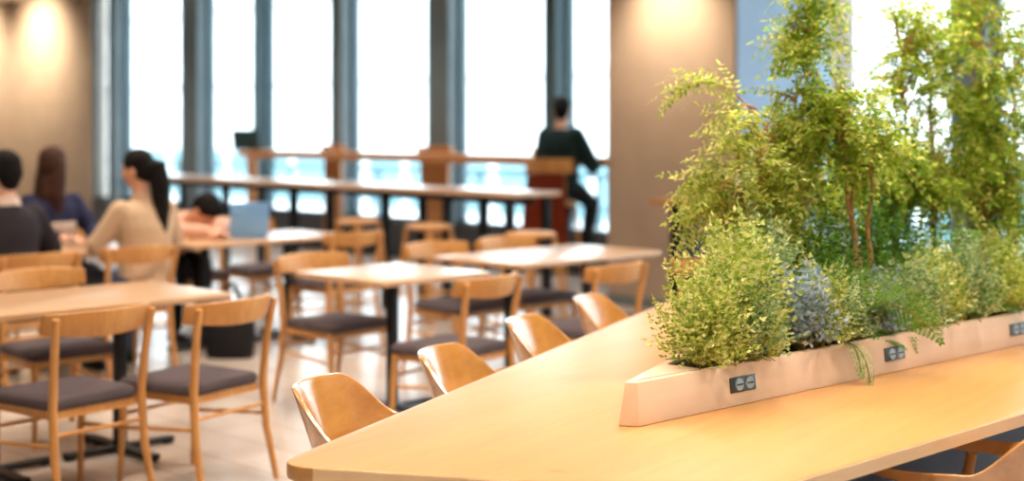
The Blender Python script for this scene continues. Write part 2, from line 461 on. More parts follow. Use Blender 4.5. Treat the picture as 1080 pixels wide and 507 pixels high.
if fn.dot(cenp - outer[0]) > 0: fn = -fn
for px in (785, 945, 1075):
    u = (px - CX) / F
    s = (u * 3.63 - .325) / (.733 - u * .68)
    c = Fp(s) - pl
    tilt = math.atan2(.012, PH)
    mt = Matrix.Translation((c.x, c.y, .058)) @ Matrix.Rotation(math.atan2(fd.y, fd.x), 4, 'Z') @ Matrix.Rotation(-tilt, 4, 'X')
    # local x runs along the front, local -y points out of it
    bm = NB(); box(bm, -.056, .056, -.0035, .008, -.021, .021, mt @ Matrix.Translation((0, .0065, 0)))
    pt = obj('power_outlet', bm, M['outlet'], planter, bevel=.002); pt['label'] = 'dark grey outlet plate'
    for sx in (-.019, .027):
        bm = NB()
        bmesh.ops.create_cone(bm, cap_ends=True, segments=20, radius1=.0185, radius2=.0165, depth=.004,
            matrix=mt @ Matrix.Translation((sx, .001, 0)) @ Matrix.Rotation(PI / 2, 4, 'X'))
        so = obj('socket', bm, M['outlet_face'], pt); so['label'] = 'pale blue grey socket face'
        bm = NB()
        for dz in (0,):
            box(bm, -.013, .013, -.0022, .001, -.002, .002, mt @ Matrix.Translation((sx, -.0005, 0)))
        obj('socket_slot', bm, M['outlet_slot'], pt, smooth=False)

# ---------------------------------------------------------------- plants
class Leaves:
    def __init__(self): self.v = []; self.f = []
    def leaf(self, p, d, nrm, L, w, fold=.15):
        d = d.normalized(); s = d.cross(nrm)
        if s.length < 1e-4: s = d.orthogonal()
        s.normalize(); n = s.cross(d)
        i = len(self.v); m = p + d * L * .45
        self.v += [p, m + s * w / 2 - n * w * fold, p + d * L - n * L * .1, m - s * w / 2 - n * w * fold]
        self.f.append((i, i + 1, i + 2)); self.f.append((i, i + 2, i + 3))
    def spray(self, rnd, p, d, L, n, ll, lw, droop=.5, bms=None, fan=.95):
        """a twig with paired leaflets"""
        d = d.normalized(); pts = [p.copy()]; q = p.copy(); dd = d.copy(); steps = max(3, n // 2)
        side = dd.cross(Vector((0, 0, 1)))
        if side.length < .05: side = Vector((rnd.uniform(-1, 1), rnd.uniform(-1, 1), .1))
        side.normalize(); side.rotate(Matrix.Rotation(rnd.uniform(-.9, .9), 3, dd))
        for i in range(steps):
            dd = (dd + Vector((0, 0, -droop / steps)) + Vector((rnd.gauss(0, .06), rnd.gauss(0, .06), rnd.gauss(0, .06)))).normalized()
            q = q + dd * L / steps; pts.append(q.copy())
            up = side.cross(dd)
            taper = 1 - .5 * (i / steps) ** 2
            for sg in (-1, 1):
                ld_ = (dd * (1.3 - fan) + side * sg * fan + Vector((rnd.gauss(0, .2), rnd.gauss(0, .2), rnd.gauss(0, .2))))
                self.leaf(q, ld_, up, ll * taper * rnd.uniform(.75, 1.2), lw * taper * rnd.uniform(.8, 1.15))
        self.leaf(q, dd, side.cross(dd), ll, lw)
        return pts

def rpt(rnd):
    while True:
        v = Vector((rnd.uniform(-1, 1), rnd.uniform(-1, 1), rnd.uniform(-1, 1)))
        if .05 < v.length < 1: return v

SOILZ = TZ + PH - .01
PLANT_G = 'plants in the planter'
def bush(seed, s, t, rad, h, mat, label, n=170, ll=.022, lw=.012, name='leafy_shrub', spl=.13, leaves=12, lean=(0, 0)):
    rnd = random.Random(seed); base = Fp(s, t); base.z = SOILZ
    root = thing(name, label, 'plant', base, 0, PLANT_G)
    lv = Leaves(); bs = NB()
    for i in range(n):
        u = rpt(rnd); u.z = abs(u.z)
        u = u.normalized() * (rnd.random() ** .45)
        tip = Vector((u.x * rad + lean[0] * u.z, u.y * rad + lean[1] * u.z, .05 + u.z * h))
        st = Vector((u.x * .02, u.y * .02, 0))
        dirn = (tip * .55 + Vector((0, 0, .12)) + rpt(rnd) * .12)
        start = tip - dirn.normalized() * spl * .6
        if start.z < .01: start.z = .01
        lv.spray(rnd, start, dirn, spl * rnd.uniform(.7, 1.2), leaves, ll, lw, .5)
        if i % 7 == 0:
            tube(bs, bend(st, Vector((u.x * .05, u.y * .05, tip.z * .6)), start, 5), [.003, .0027, .0024, .002, .0018, .0015], 5)
    obj('stems', bs, M['stem'], root)
    raw('foliage', lv.v, lv.f, M[mat], root)
    return root

def fern(seed, s, t, fronds, mat, label, L=.3, aim=None, wide=.26, ll=1.0, roll=.66):
    rnd = random.Random(seed); base = Fp(s, t); base.z = SOILZ
    root = thing('fern', label, 'plant', base, 0, PLANT_G)
    lv = Leaves(); bs = NB(); tocam = W(0, -1, .3); right = W(1, 0)
    for i in range(fronds):
        if aim and i < len(aim): d, l = Vector(aim[i][0]), aim[i][1]
        else:
            a = rnd.uniform(0, 2 * PI); d = Vector((math.cos(a) * .75, math.sin(a) * .75, rnd.uniform(.7, 1.3))); l = L * rnd.uniform(.75, 1.15)
        d.normalize(); p = Vector((0, 0, .0)); n = 26; pts = [p.copy()]
        dr = 2.2 if not (aim and i < len(aim)) else aim[i][2]
        for k in range(n):
            d = (d + Vector((0, 0, -dr / n))).normalized(); p = p + d * l / n; pts.append(p.copy())
            f = k / n
            if f < .12: continue
            side = d.cross(Vector((0, 0, 1)))
            if side.length < .05: side = Vector((1, 0, 0))
            side.normalize()
            side = (side * .75 + side.cross(d) * roll * (1 if side.cross(d).dot(tocam) * 1 > 0 else -1) * (-1 if side.dot(right) > 0 else 1)).normalized()
            w = l * wide * math.sin(PI * min(1, f * .9 + .12)) + .006
            for sg in (-1, 1):
                pd = (side * sg + d * .45).normalized(); up = side.cross(d)
                # a pinna with little toothed leaflets
                m = max(3, int(w / .009))
                for j in range(m):
                    q = p + pd * w * j / m
                    for s2 in (-1, 1):
                        lv.leaf(q, pd * .6 + d * s2 * .8, up, (.012 * (1 - .5 * j / m) + .004) * ll, .007 * ll, .1)
        tube(bs, pts[::3], [.0028] * len(pts[::3]), 5)
    obj('stems', bs, M['stem'], root)
    raw('foliage', lv.v, lv.f, M[mat], root)
    return root

def tree(seed, s, t, crowns, mat, label, trunks=2, leaf=(.022, .011), spl=.15, trunk_r=.011, leaves=14, droop=.6, extra=()):
    """crowns: (X, Y, z, rx, rz, branches, sprays per branch) in metres right of / in front of the camera"""
    rnd = random.Random(seed); base = Fp(s, t); base.z = SOILZ
    root = thing('slender_tree', label, 'plant', base, 0, PLANT_G)
    lv = Leaves(); bt = NB(); bw = NB()
    axes = []
    for k in range(trunks):
        c = crowns[k % len(crowns)]
        tip = W(c[0], c[1], c[2] + c[4] * .55) - base
        b0 = Vector((rnd.uniform(-.03, .03), rnd.uniform(-.03, .03), -.01))
        mid = b0.lerp(tip, .5) + Vector((rnd.uniform(-.05, .05), rnd.uniform(-.05, .05), 0))
        pts = bend(b0, mid, tip, 14)
        pts = [p + Vector((math.sin(i * 1.3 + k) * .006, math.cos(i * 1.1 + k) * .006, 0)) for i, p in enumerate(pts)]
        tube(bt, pts, [trunk_r * (1 - .72 * i / 14) for i in range(15)], 7); axes.append(pts)
    for c in crowns:
        cc = W(c[0], c[1], c[2]) - base
        for b in range(c[5]):
            u = rpt(rnd); tip = cc + Vector((u.x * c[3], u.y * c[3], u.z * c[4]))
            ax = min(axes, key=lambda P: min((q - tip).length for q in P))
            cand = [q for q in ax if q.z < tip.z + .03] or ax[:2]
            st = min(cand, key=lambda q: (q - tip).length + rnd.uniform(0, .1))
            mid = st.lerp(tip, .5) + Vector((0, 0, .05)) + rpt(rnd) * .03
            pts = bend(st, mid, tip, 8)
            tube(bt, pts, [.0052 - .0004 * i for i in range(9)], 5)
            for q in range(c[6]):
                f = rnd.uniform(.35, 1); i = min(7, int(f * 8)); p = pts[i].lerp(pts[i + 1], f * 8 - i if f < 1 else 1)
                d = (pts[i + 1] - pts[i]).normalized() + rpt(rnd) * 1.0
                sp_ = lv.spray(rnd, p, d, spl * rnd.uniform(.6, 1.2), leaves, leaf[0], leaf[1], droop)
                tube(bw, sp_[::2] if len(sp_) > 4 else sp_, .0012, 3)
    for e in extra:            # single long branches: list of camera-space points
        pts = [W(*q) - base for q in e]
        pp = bend(pts[0], pts[1], pts[2], 10)
        tube(bt, pp, [.004 - .00025 * i for i in range(11)], 5)
        for i in range(4, 11):
            for r_ in range(3):
                d = (pp[i] - pp[i - 1]).normalized() + rpt(rnd) * .6
                lv.spray(rnd, pp[i], d, spl * .8, leaves, leaf[0], leaf[1], droop)
    obj('twigs', bw, M['twig'], root)
    tr = obj('trunk', bt, M['bark'], root); tr['label'] = 'thin brown woody trunk and branches'
    raw('foliage', lv.v, lv.f, M[mat], root)
    return root

bush(1, .32, .06, .125, .27, 'leaf_lime', 'low yellow green shrub at the narrow near tip of the planter', 230, .020, .011, spl=.11)
bush(2, .52, .10, .16, .40, 'leaf_lime', 'taller pale lime shrub behind the tip shrub of the planter', 300, .022, .012)
bush(3, .50, .04, .11, .20, 'leaf_sage', 'sage green shrub above the first power outlet', 190, .016, .010, spl=.09)
bush(4, .78, .05, .09, .20, 'leaf_blue', 'small blue grey shrub between lime shrubs near the first outlet', 120, .020, .016, name='blue_shrub', spl=.10, leaves=8)
bush(5, .80, .22, .17, .34, 'leaf_sage', 'rounded sage shrub in the middle row behind the blue grey one', 260, .020, .012)
bush(6, .97, .06, .12, .18, 'leaf_sage', 'low grey green shrub beside the drooping fern frond', 190, .015, .009, spl=.09)
bush(7, .86, .04, .09, .22, 'leaf_lime', 'small olive lime shrub right of the blue grey shrub', 120, .018, .011, spl=.10)
bush(8, 1.12, .22, .18, .36, 'leaf_deep', 'deep green shrub at the foot of the bare stems', 260, .022, .010)
bush(9, 1.20, .05, .07, .14, 'leaf_blue', 'blue grey shrub left above the second power outlet', 100, .018, .013, name='blue_shrub', spl=.09, leaves=8)
bush(10, 1.38, .06, .12, .20, 'leaf_sage', 'pale sage shrub right above the second power outlet', 200, .017, .011, spl=.1)
bush(11, 1.55, .08, .11, .22, 'leaf_lime', 'yellow green shrub between the second and third outlet', 190, .018, .011, spl=.1)
bush(12, 1.74, .07, .12, .24, 'leaf_sage', 'silvery sage shrub just left of the third outlet', 210, .018, .011, spl=.1)
bush(13, 1.98, .06, .14, .26, 'leaf_olive', 'brownish olive shrub above the third power outlet', 220, .018, .010, spl=.1)
bush(14, 1.66, .34, .22, .42, 'leaf_deep', 'deep green shrub behind the bright right fern', 300, .022, .011)
bush(15, 2.3, .2, .2, .46, 'leaf_deep', 'deep green shrub at the right edge of the picture', 240, .022, .011)
bush(16, .98, .36, .17, .42, 'leaf_lime', 'lime shrub at the back of the planter under the leaning tree', 220, .022, .012)
bush(17, 1.45, .55, .26, .58, 'leaf_deep', 'deep green shrub at the back middle of the planter', 280, .024, .011)
bush(18, 2.0, .6, .28, .6, 'leaf_deep', 'deep green shrub at the back right of the planter', 260, .024, .011)
cr = lambda X, Y, z=0: tuple(W(X, Y, z))
fern(21, 1.0, .16, 6, 'leaf_fern', 'fern with bright fronds arching over the deep green shrub', .26,
     aim=[(cr(.7, -.1, 1.25), .46, 2.5), (cr(.6, .1, 1.5), .36, 2.0), (cr(-.5, .1, 1.2), .28, 1.6), (cr(.3, .6, 1.2), .3, 1.6), (cr(.95, .3, 1.0), .40, 2.0), (cr(.2, .1, 1.5), .26, 1.5)])
fern(23, .96, .035, 2, 'leaf_sage', 'small fern drooping over the planter front left of the second outlet', .2,
     aim=[(cr(.24, -.42, .35), .19, 3.4), (cr(.12, -.42, .4), .16, 3.2)], wide=.17, ll=.6, roll=0)
fern(22, 1.66, .22, 7, 'leaf_fern', 'bright green fern standing between the second and third outlet', .34,
     aim=[(cr(.8, .1, 1.1), .44, 2.0), (cr(-.8, -.1, 1.0), .40, 1.8), (cr(.4, .1, 1.4), .4, 1.6), (cr(-.3, .2, 1.4), .38, 1.6), (cr(.9, .3, .8), .4, 1.7), (cr(-.6, .4, 1.1), .36, 1.7), (cr(.15, .3, 1.5), .34, 1.3)])

tree(31, 1.0, .33, [(.80, 4.62, 1.42, .18, .24, 34, 6), (.74, 4.6, 1.24, .15, .16, 20, 6), (.86, 4.62, 1.18, .10, .12, 10, 6)], 'leaf_olive',
     'leaning yellowish tree whose long branch reaches left over the pier', 3, (.030, .011), .16,
     extra=[((.86, 4.65, 1.45), (.70, 4.6, 1.68), (.565, 4.55, 1.63)), ((.86, 4.65, 1.3), (.68, 4.6, 1.42), (.60, 4.55, 1.33)),
            ((.86, 4.65, 1.15), (.66, 4.6, 1.30), (.57, 4.55, 1.19))])
tree(32, 1.2, .35, [(.985, 4.72, 1.86, .09, .2, 24, 7), (.95, 4.72, 1.52, .14, .2, 20, 6), (.97, 4.9, 1.25, .14, .12, 16, 7)], 'leaf_tree',
     'narrow upright tree left of the bright window gap', 2, (.028, .013))
tree(33, 1.24, .17, [(1.06, 4.62, 1.50, .11, .10, 26, 7), (1.16, 4.62, 1.42, .10, .08, 16, 7)], 'leaf_tree',
     'short tree on bare brown stems in the middle of the planter', 3, (.027, .013), trunk_r=.012)
tree(34, 1.75, .40, [(1.34, 5.15, 1.32, .18, .14, 44, 7), (1.42, 5.15, 1.62, .13, .2, 13, 5), (1.44, 5.15, 1.86, .12, .14, 11, 5)], 'leaf_tree',
     'airy tree with sparse leaves in front of the bright window', 2, (.026, .015), droop=.4)
tree(35, 1.95, .32, [(1.50, 5.2, 1.76, .13, .28, 15, 6), (1.52, 5.2, 1.30, .16, .14, 32, 7)], 'leaf_tree',
     'thin airy tree just left of the dark window column', 2, (.026, .015), droop=.4)
tree(36, 2.15, .25, [(1.74, 5.3, 1.72, .13, .40, 48, 7), (1.78, 5.3, 1.32, .19, .2, 34, 7)], 'leaf_tree',
     'dense upright tree in front of the dark window column', 3, (.029, .014))
tree(37, 2.4, .28, [(1.96, 5.55, 1.52, .13, .34, 24, 5)], 'leaf_deep',
     'sparse small leaved tree at the right border of the picture', 2, (.022, .014), droop=.3)

# ---------------------------------------------------------------- low shell chairs at the communal table
def make_shell(label, loc, rz, group):
    """faces local +Y, origin on the floor under the seat"""
    r = thing('shell_chair', label, 'chair', loc, rz, group)
    bm = NB(); n = 44; A = math.radians(118)
    rows = []
    def prof(f):
        a = abs(f)
        k = min(1, max(0, (a - math.radians(31)) / math.radians(42))); k = k * k * (3 - 2 * k)
        zt = .785 - .125 * k - .02 * max(0, (a - math.radians(80)) / math.radians(38))
        zb = .605 + .012 * k
        return zt, zb
    th = .013
    for i in range(n + 1):
        f = -A + 2 * A * i / n
        zt, zb = prof(f); sx, sy = math.sin(f), -math.cos(f)
        ring = []
        for side in (0, 1):
            zs = [zb + (zt - zb) * q / 6 for q in range(7)]
            if side: zs = zs[::-1]
            for z in zs:
                g = (z - .6) / .18
                rx, ry = .212 + .045 * g, .205 + .065 * g
                o_ = th if side else 0
                ring.append(bm.verts.new(((rx + o_) * sx, (ry + o_) * sy + .02 + max(0, abs(f) - PI / 2) * .16, z)))
        rows.append(ring)
    m = len(rows[0])
    for a, b in zip(rows, rows[1:]):
        for k in range(m): bm.faces.new((a[k], a[(k + 1) % m], b[(k + 1) % m], b[k]))
    bm.faces.new(rows[0]); bm.faces.new(rows[-1][::-1])
    obj('backrest_shell', bm, M['shell_oak'], r, bevel=.003, sharp=50)
    bm = NB()
    pts = [(-.215, -.19), (.215, -.19), (.22, .22), (-.22, .22)]
    pp = rounded([Vector((p[0], p[1], 0)) for p in pts], [.09, .09, .05, .05])
    prism(bm, [(p.x, p.y) for p in pp], .425, .465); obj('seat', bm, M['seat_fabric'], r, bevel=.012)
    bm = NB(); prism(bm, [(p.x * .9, p.y * .9) for p in pp], .395, .424); obj('seat_frame', bm, M['chair_oak'], r)
    for sx in (-1, 1):
        bm = NB(); tube(bm, [(sx * .225, .2, 0), (sx * .225, .17, .42), (sx * .222, .13, .612)], [.013, .018, .014], 10); obj('leg', bm, M['chair_oak'], r)
        bm = NB(); tube(bm, [(sx * .21, -.25, 0), (sx * .20, -.2, .42), (sx * .19, -.165, .615)], [.013, .018, .014], 10); obj('leg', bm, M['chair_oak'], r)
    return r
def face(d): return math.atan2(d.y, d.x) - PI / 2
lt = W(.409, .912)                 # along the communal table's left edge
ln = W(.912, -.409)                # from the left edge into the table
P0 = W(*P_front_l)
def shell_at(s, off): return P0 + lt * s + ln * off
SH_G = 'shell chairs at the communal table'
S0 = shell_at(.72, -.10)
sh0 = make_shell('curved oak shell chair nearest the rounded table corner', S0, face(ln) + .12, SH_G)
for s, off, lab in ((1.36, -.05, 'second curved oak shell chair from the rounded table corner'),
                    (2.14, -.10, 'third curved oak shell chair from the rounded table corner'),
                    (2.86, -.12, 'fourth and farthest curved oak shell chair along the left table edge')):
    dup(sh0, shell_at(s, off), face(ln) + .08, lab, SH_G)
dup(sh0, W(1.20, 3.61), face(W(-.75, .66)), 'curved oak shell chair pulled up at the lower right table edge', SH_G)
dup(sh0, W(1.77, 4.04), face(W(-.70, .71)), 'oak shell chair mostly under the table beyond the lower right chair', SH_G)

# ---------------------------------------------------------------- dining chairs
def make_chair(label, loc, rz, group):
    r = thing('dining_chair', label, 'chair', loc, rz, group)
    bm = NB(); nx, ny = 10, 10
    pts = rounded([Vector((-.205, -.205, 0)), Vector((.205, -.205, 0)), Vector((.235, .215, 0)), Vector((-.235, .215, 0))], [.05, .05, .06, .06], 5)
    rings = []
    for sc, z in ((.96, .405), (1.0, .415), (1.0, .435), (.95, .449), (.75, .458), (.4, .461)):
        rings.append([bm.verts.new((p.x * sc, p.y * sc, z)) for p in pts])
    for a, b in zip(rings, rings[1:]):
        for k in range(len(a)): bm.faces.new((a[k], a[(k + 1) % len(a)], b[(k + 1) % len(a)], b[k]))
    bm.faces.new(rings[0][::-1]); bm.faces.new(rings[-1])
    obj('seat', bm, M['seat_fabric'], r)
    bm = NB()
    box(bm, -.19, .19, .155, .175, .372, .404); box(bm, -.18, .18, -.195, -.175, .372, .404)
    box(bm, -.2, -.18, -.19, .18, .372, .404); box(bm, .18, .2, -.19, .18, .372, .404)
    obj('seat_frame', bm, M['chair_oak'], r)
    for sx in (-1, 1):
        bm = NB(); tube(bm, [(sx * .215, .2, 0), (sx * .212, .19, .25), (sx * .21, .18, .404)], [.011, .0155, .0165], 10); obj('leg', bm, M['chair_oak'], r)
        bm = NB(); tube(bm, [(sx * .222, -.275, 0), (sx * .212, -.225, .22), (sx * .208, -.208, .42), (sx * .214, -.225, .6), (sx * .226, -.255, .765)],
                        [.0125, .0165, .018, .0165, .0145], 10); obj('leg', bm, M['chair_oak'], r)
        bm = NB(); tube(bm, [(sx * .212, -.22, .275), (sx * .211, .19, .245)], .0085, 8); obj('stretcher', bm, M['chair_oak'], r)
    bm = NB(); tube(bm, [(-.205, -.215, .315), (.205, -.215, .315)], .0085, 8); obj('stretcher', bm, M['chair_oak'], r)
    bm = NB(); tube(bm, [(-.205, .188, .30), (.205, .188, .30)], .0085, 8); obj('stretcher', bm, M['chair_oak'], r)
    # wide curved top rail, its ends sweeping forward past the posts
    bm = NB(); n = 26; rows = []
    for i in range(n + 1):
        f = -1 + 2 * i / n
        x = f * .248; y = -.292 + .085 * f * f + .012 * abs(f) ** 3
        hh = .052 - .014 * abs(f) ** 2.2; zc = .736 + .006 * f * f
        th = .012
        row = []
        for (dy, dz) in ((-th, -hh), (-th * 1.2, 0), (-th, hh), (th, hh), (th * .8, 0), (th, -hh)):
            row.append(bm.verts.new((x, y + dy - .012 * dz / .05, zc + dz)))
        rows.append(row)
    for a, b in zip(rows, rows[1:]):
        for k in range(6): bm.faces.new((a[k], a[(k + 1) % 6], b[(k + 1) % 6], b[k]))
    bm.faces.new(rows[0]); bm.faces.new(rows[-1][::-1])
    obj('backrest', bm, M['chair_oak'], r, bevel=.005)
    return r
NEGX, POSX = PI / 2, -PI / 2
DG = 'oak dining chairs with grey seats'
def by_rail(X, Y, rz):
    """seat centre of a chair whose top rail is centred X right of and Y in front of the camera"""
    return W(X, Y) + Vector((-math.sin(rz), math.cos(rz), 0)) * .275
ch0 = make_chair('oak dining chair in the left foreground, its back toward us', by_rail(-1.57, 5.54, NEGX + .14), NEGX + .14, DG)
cB = by_rail(-1.115, 5.86, NEGX + .24); cG = by_rail(-.065, 6.75, NEGX + .2)
cI = by_rail(.585, 7.35, NEGX + .12)
for x, y, rz, lab in (
    (cB.x, cB.y, NEGX + .24, 'oak dining chair beside the left foreground chair, seat open to the left'),
    (-6.40, 3.30, POSX, 'oak dining chair across the left table from the foreground chairs'),
    (-6.14, 4.80, POSX + .05, 'oak dining chair behind the small square table with black post'),
    (-6.24, 5.80, POSX, 'left oak dining chair on the far side of the pale rectangular table'),
    (-6.24, 6.40, POSX, 'right oak dining chair on the far side of the pale rectangular table'),
    (cG.x, cG.y, NEGX + .2, 'oak dining chair between the square table and the communal table'),
    (cI.x, cI.y, NEGX + .12, 'oak dining chair at the near side of the pale rectangular table'),
    (-4.98, 6.25, NEGX, 'oak dining chair half hidden behind the plants, beside the rectangular table'),
    (-7.76, 6.02, NEGX + .05, 'oak dining chair with its back to us near the blue laptop table'),
    (-7.74, 3.77, NEGX, 'oak dining chair under the man in the dark sweater'),
    (-7.74, 4.40, NEGX, 'oak dining chair under the woman in the beige coat'),
    (-8.86, 4.62, POSX, 'oak dining chair under the brown haired woman'),
    (-8.92, 5.62, POSX, 'oak dining chair under the person slumped over the table'),
    (-8.85, 6.2, POSX, 'empty oak dining chair on the far side of the blue laptop table'),
):
    dup(ch0, Vector((x, y, 0)), rz, lab, DG)

# ---------------------------------------------------------------- cafe tables
def cafe_table(label, x0, x1, y0, y1, posts):
    r = thing('cafe_table', label, 'table', ((x0 + x1) / 2, (y0 + y1) / 2, 0), 0, 'cafe tables with black pedestal legs')
    hx, hy = (x1 - x0) / 2, (y1 - y0) / 2
    bm = NB(); pp = rounded([Vector((-hx, -hy, 0)), Vector((hx, -hy, 0)), Vector((hx, hy, 0)), Vector((-hx, hy, 0))], [.03] * 4, 4)
    prism(bm, [(p.x, p.y) for p in pp], .703, .73); obj('tabletop', bm, M['laminate'], r, bevel=.003)
    for py in posts:
        bm = NB(); box(bm, -.024, .024, py - .024, py + .024, .035, .69); obj('post', bm, M['black_steel'], r, bevel=.003)
        bm = NB(); box(bm, -.2, .2, py - .04, py + .04, .69, .7025); box(bm, -.03, .03, py - .2, py + .2, .691, .7022); obj('top_bracket', bm, M['black_steel'], r)
        bm = NB(); box(bm, -.3, .3, py - .028, py + .028, .012, .034); box(bm, -.028, .028, py - .27, py + .27, .013, .033)
        for fx, fy in ((-.28, 0), (.28, 0), (0, -.25), (0, .25)):
            box(bm, fx - .02, fx + .02, py + fy - .02, py + fy + .02, 0, .014)
        obj('cross_base', bm, M['black_steel'], r)
    return r
cafe_table('orange toned cafe table at the left edge of the picture', -6.27, -5.53, 2.30, 3.72, (-.27, .34))
cafe_table('small square cafe table on one black post left of centre', -6.11, -5.37, 4.48, 5.22, (0,))
cafe_table('pale rectangular cafe table in front of the pier', -6.25, -5.52, 5.58, 6.83, (-.34, .34))
cafe_table('cafe table between the seated man and the brown haired woman', -8.6, -7.9, 3.4, 4.72, (-.34, .34))
cafe_table('cafe table carrying the blue laptop', -8.6, -7.9, 5.0, 6.32, (-.34, .34))

# ---------------------------------------------------------------- high counter, stools, side table
HX0, HX1 = wx_at(168, 7.7), wx_at(566, 7.7)
hc = thing('high_counter', 'long pale high counter on dark legs in front of the windows', 'counter', ((HX0 + HX1) / 2, 7.72, 0))
hl = (HX1 - HX0) / 2
bm = NB(); box(bm, -hl, hl, -.25, .25, .96, 1.0); obj('counter_top', bm, M['counter'], hc, bevel=.004)
for f in (-.96, -.45, -.05, .42, .70, .96):
    for sy in (-.2, .2):
        bm = NB(); box(bm, f * hl - .03, f * hl + .03, sy - .03, sy + .03, 0, .9595); obj('leg', bm, M['black_steel'], hc, bevel=.003)
bm = NB(); box(bm, -.98 * hl, .98 * hl, -.015, .015, .90, .9595); obj('apron', bm, M['black_steel'], hc)

def make_stool(label, loc, rz, group, back=False, sh=.73):
    r = thing('bar_stool', label, 'stool', loc, rz, group)
    bm = NB(); ball(bm, (0, 0, .0), (.19, .18, .03), 24)
    for v in bm.verts: v.co.z = sh + max(-.025, min(.022, v.co.z))
    obj('seat', bm, M['chair_oak'], r)
    for sx in (-1, 1):
        for sy in (-1, 1):
            bm = NB(); tube(bm, [(sx * .19, sy * .18, 0), (sx * .12, sy * .115, sh - .018)], [.013, .017], 10); obj('leg', bm, M['chair_oak'], r)
    bm = NB()
    q = .172
    tube(bm, [(-q, -q + .01, .22), (q, -q + .01, .22), ], .009, 8); tube(bm, [(-q, q - .01, .22), (q, q - .01, .22)], .009, 8)
    tube(bm, [(-q, -q + .01, .24), (-q, q - .01, .24)], .009, 8); tube(bm, [(q, -q + .01, .24), (q, q - .01, .24)], .009, 8)
    obj('foot_ring', bm, M['chair_oak'], r)
    if back:
        for sx in (-1, 1):
            bm = NB(); tube(bm, [(sx * .15, -.13, sh), (sx * .2, -.24, 1.12)], .014, 8); obj('back_post', bm, M['chair_oak'], r)
        bm = NB(); pts = [(math.sin(a) * .27, -.05 - math.cos(a) * .23, 1.13) for a in [(-1.1 + 2.2 * i / 14) for i in range(15)]]
        tube(bm, pts, .07, 10, sq=(.18, 1), up=(0, 0, 1)) if 0 else None
        rows = []
        for p in pts:
            d = Vector((p[0], p[1] + .05, 0)).normalized() * .012
            rows.append([bm.verts.new((p[0] + d.x * a, p[1] + d.y * a, 1.13 + b)) for a, b in ((-1, -.065), (1, -.065), (1, .065), (-1, .065))])
        for a, b in zip(rows, rows[1:]):
            for k in range(4): bm.faces.new((a[k], a[(k + 1) % 4], b[(k + 1) % 4], b[k]))
        bm.faces.new(rows[0]); bm.faces.new(rows[-1][::-1])
        obj('backrest', bm, M['chair_oak'], r, bevel=.004)
    return r
SG = 'backless oak stools at the high counter'
def stool_x(px): return wx_at(px, 7.2)
st0 = make_stool('backless oak stool at the high counter, leftmost of three', Vector((stool_x(378), 7.2, 0)), 0, SG)
dup(st0, Vector((stool_x(452), 7.2, 0)), .1, 'backless oak stool at the high counter, middle of three', SG)
dup(st0, Vector((stool_x(560), 7.2, 0)), -.1, 'backless oak stool at the right end of the high counter', SG)

c = at(745, 211, .95)
sd = thing('side_table', 'oak topped high side table with dark leg beside the pier', 'table', (c.x, c.y, 0))
bm = NB(); box(bm, -.36, .8, -.22, .22, .915, .95); obj('tabletop', bm, M['ledge'], sd, bevel=.004)
for fx in (-.16, .7):
    bm = NB(); box(bm, fx - .04, fx + .04, -.18, .18, 0, .9145); obj('leg', bm, M['black_steel'], sd, bevel=.003)

# ---------------------------------------------------------------- laptops and bag
def laptop(label, loc, rz, lidmat, w=.32, d=.22, open_=105):
    r = thing('laptop', label, 'laptop', loc, rz)
    bm = NB(); box(bm, -w / 2, w / 2, -d, 0, .001, .014); obj('base', bm, lidmat, r, bevel=.003)
    bm = NB(); box(bm, -w * .44, w * .44, -d * .55, -d * .1, .0135, .0155); obj('keyboard', bm, M['laptop_keys'], r)
    a = math.radians(open_ - 90)
    mt = Matrix.Translation((0, .006, .010)) @ Matrix.Rotation(-a, 4, 'X')
    bm = NB(); box(bm, -w / 2, w / 2, 0, .008, 0, d * 1.04, mt); obj('lid', bm, lidmat, r, bevel=.003)
    bm = NB(); box(bm, -w * .46, w * .46, -.0012, .0005, .012, d * .98, mt); obj('screen', bm, M['laptop_keys'], r)
    return r
c = at(262, 251, .73)
laptop('open laptop with a light blue lid on the cafe table', (c.x, c.y, .7305), face(W(.45, -1)), M['laptop_blue'], .27, .23, 100)
c = W((290 - CX) / F * 17.9, 17.9)
laptop('open laptop with a dark teal lid on the window ledge', (c.x, 10.12, 1.1955), face(W(-.2, -1)), M['laptop_dark'], .36, .24, 100)
c = W((243 - CX) / F * 9.2, 9.2)
bg = thing('tote_bag', 'black bag standing on the floor behind the left foreground chairs', 'bag', (c.x, c.y, 0), PI / 4)
bm = NB()
rings = []
for z, sx, sy in ((0, .15, .08), (.02, .16, .09), (.15, .165, .1), (.30, .155, .075), (.36, .15, .04)):
    rings.append(((0, 0, z), sx, sy, (1, 0, 0), (0, 1, 0)))
loft(bm, rings, 20)
for v in bm.verts: v.co += Vector((noise.noise(v.co * 9) * .01, noise.noise(v.co * 9 + Vector((5, 0, 0))) * .01, 0))
obj('body', bm, M['bag_black'], bg)
bm = NB()
for sy in (-.03, .03):
    tube(bm, bend((-.07, sy, .34), (0, sy * 1.3, .62), (.07, sy, .34), 10), .007, 8)
obj('handles', bm, M['bag_black'], bg)

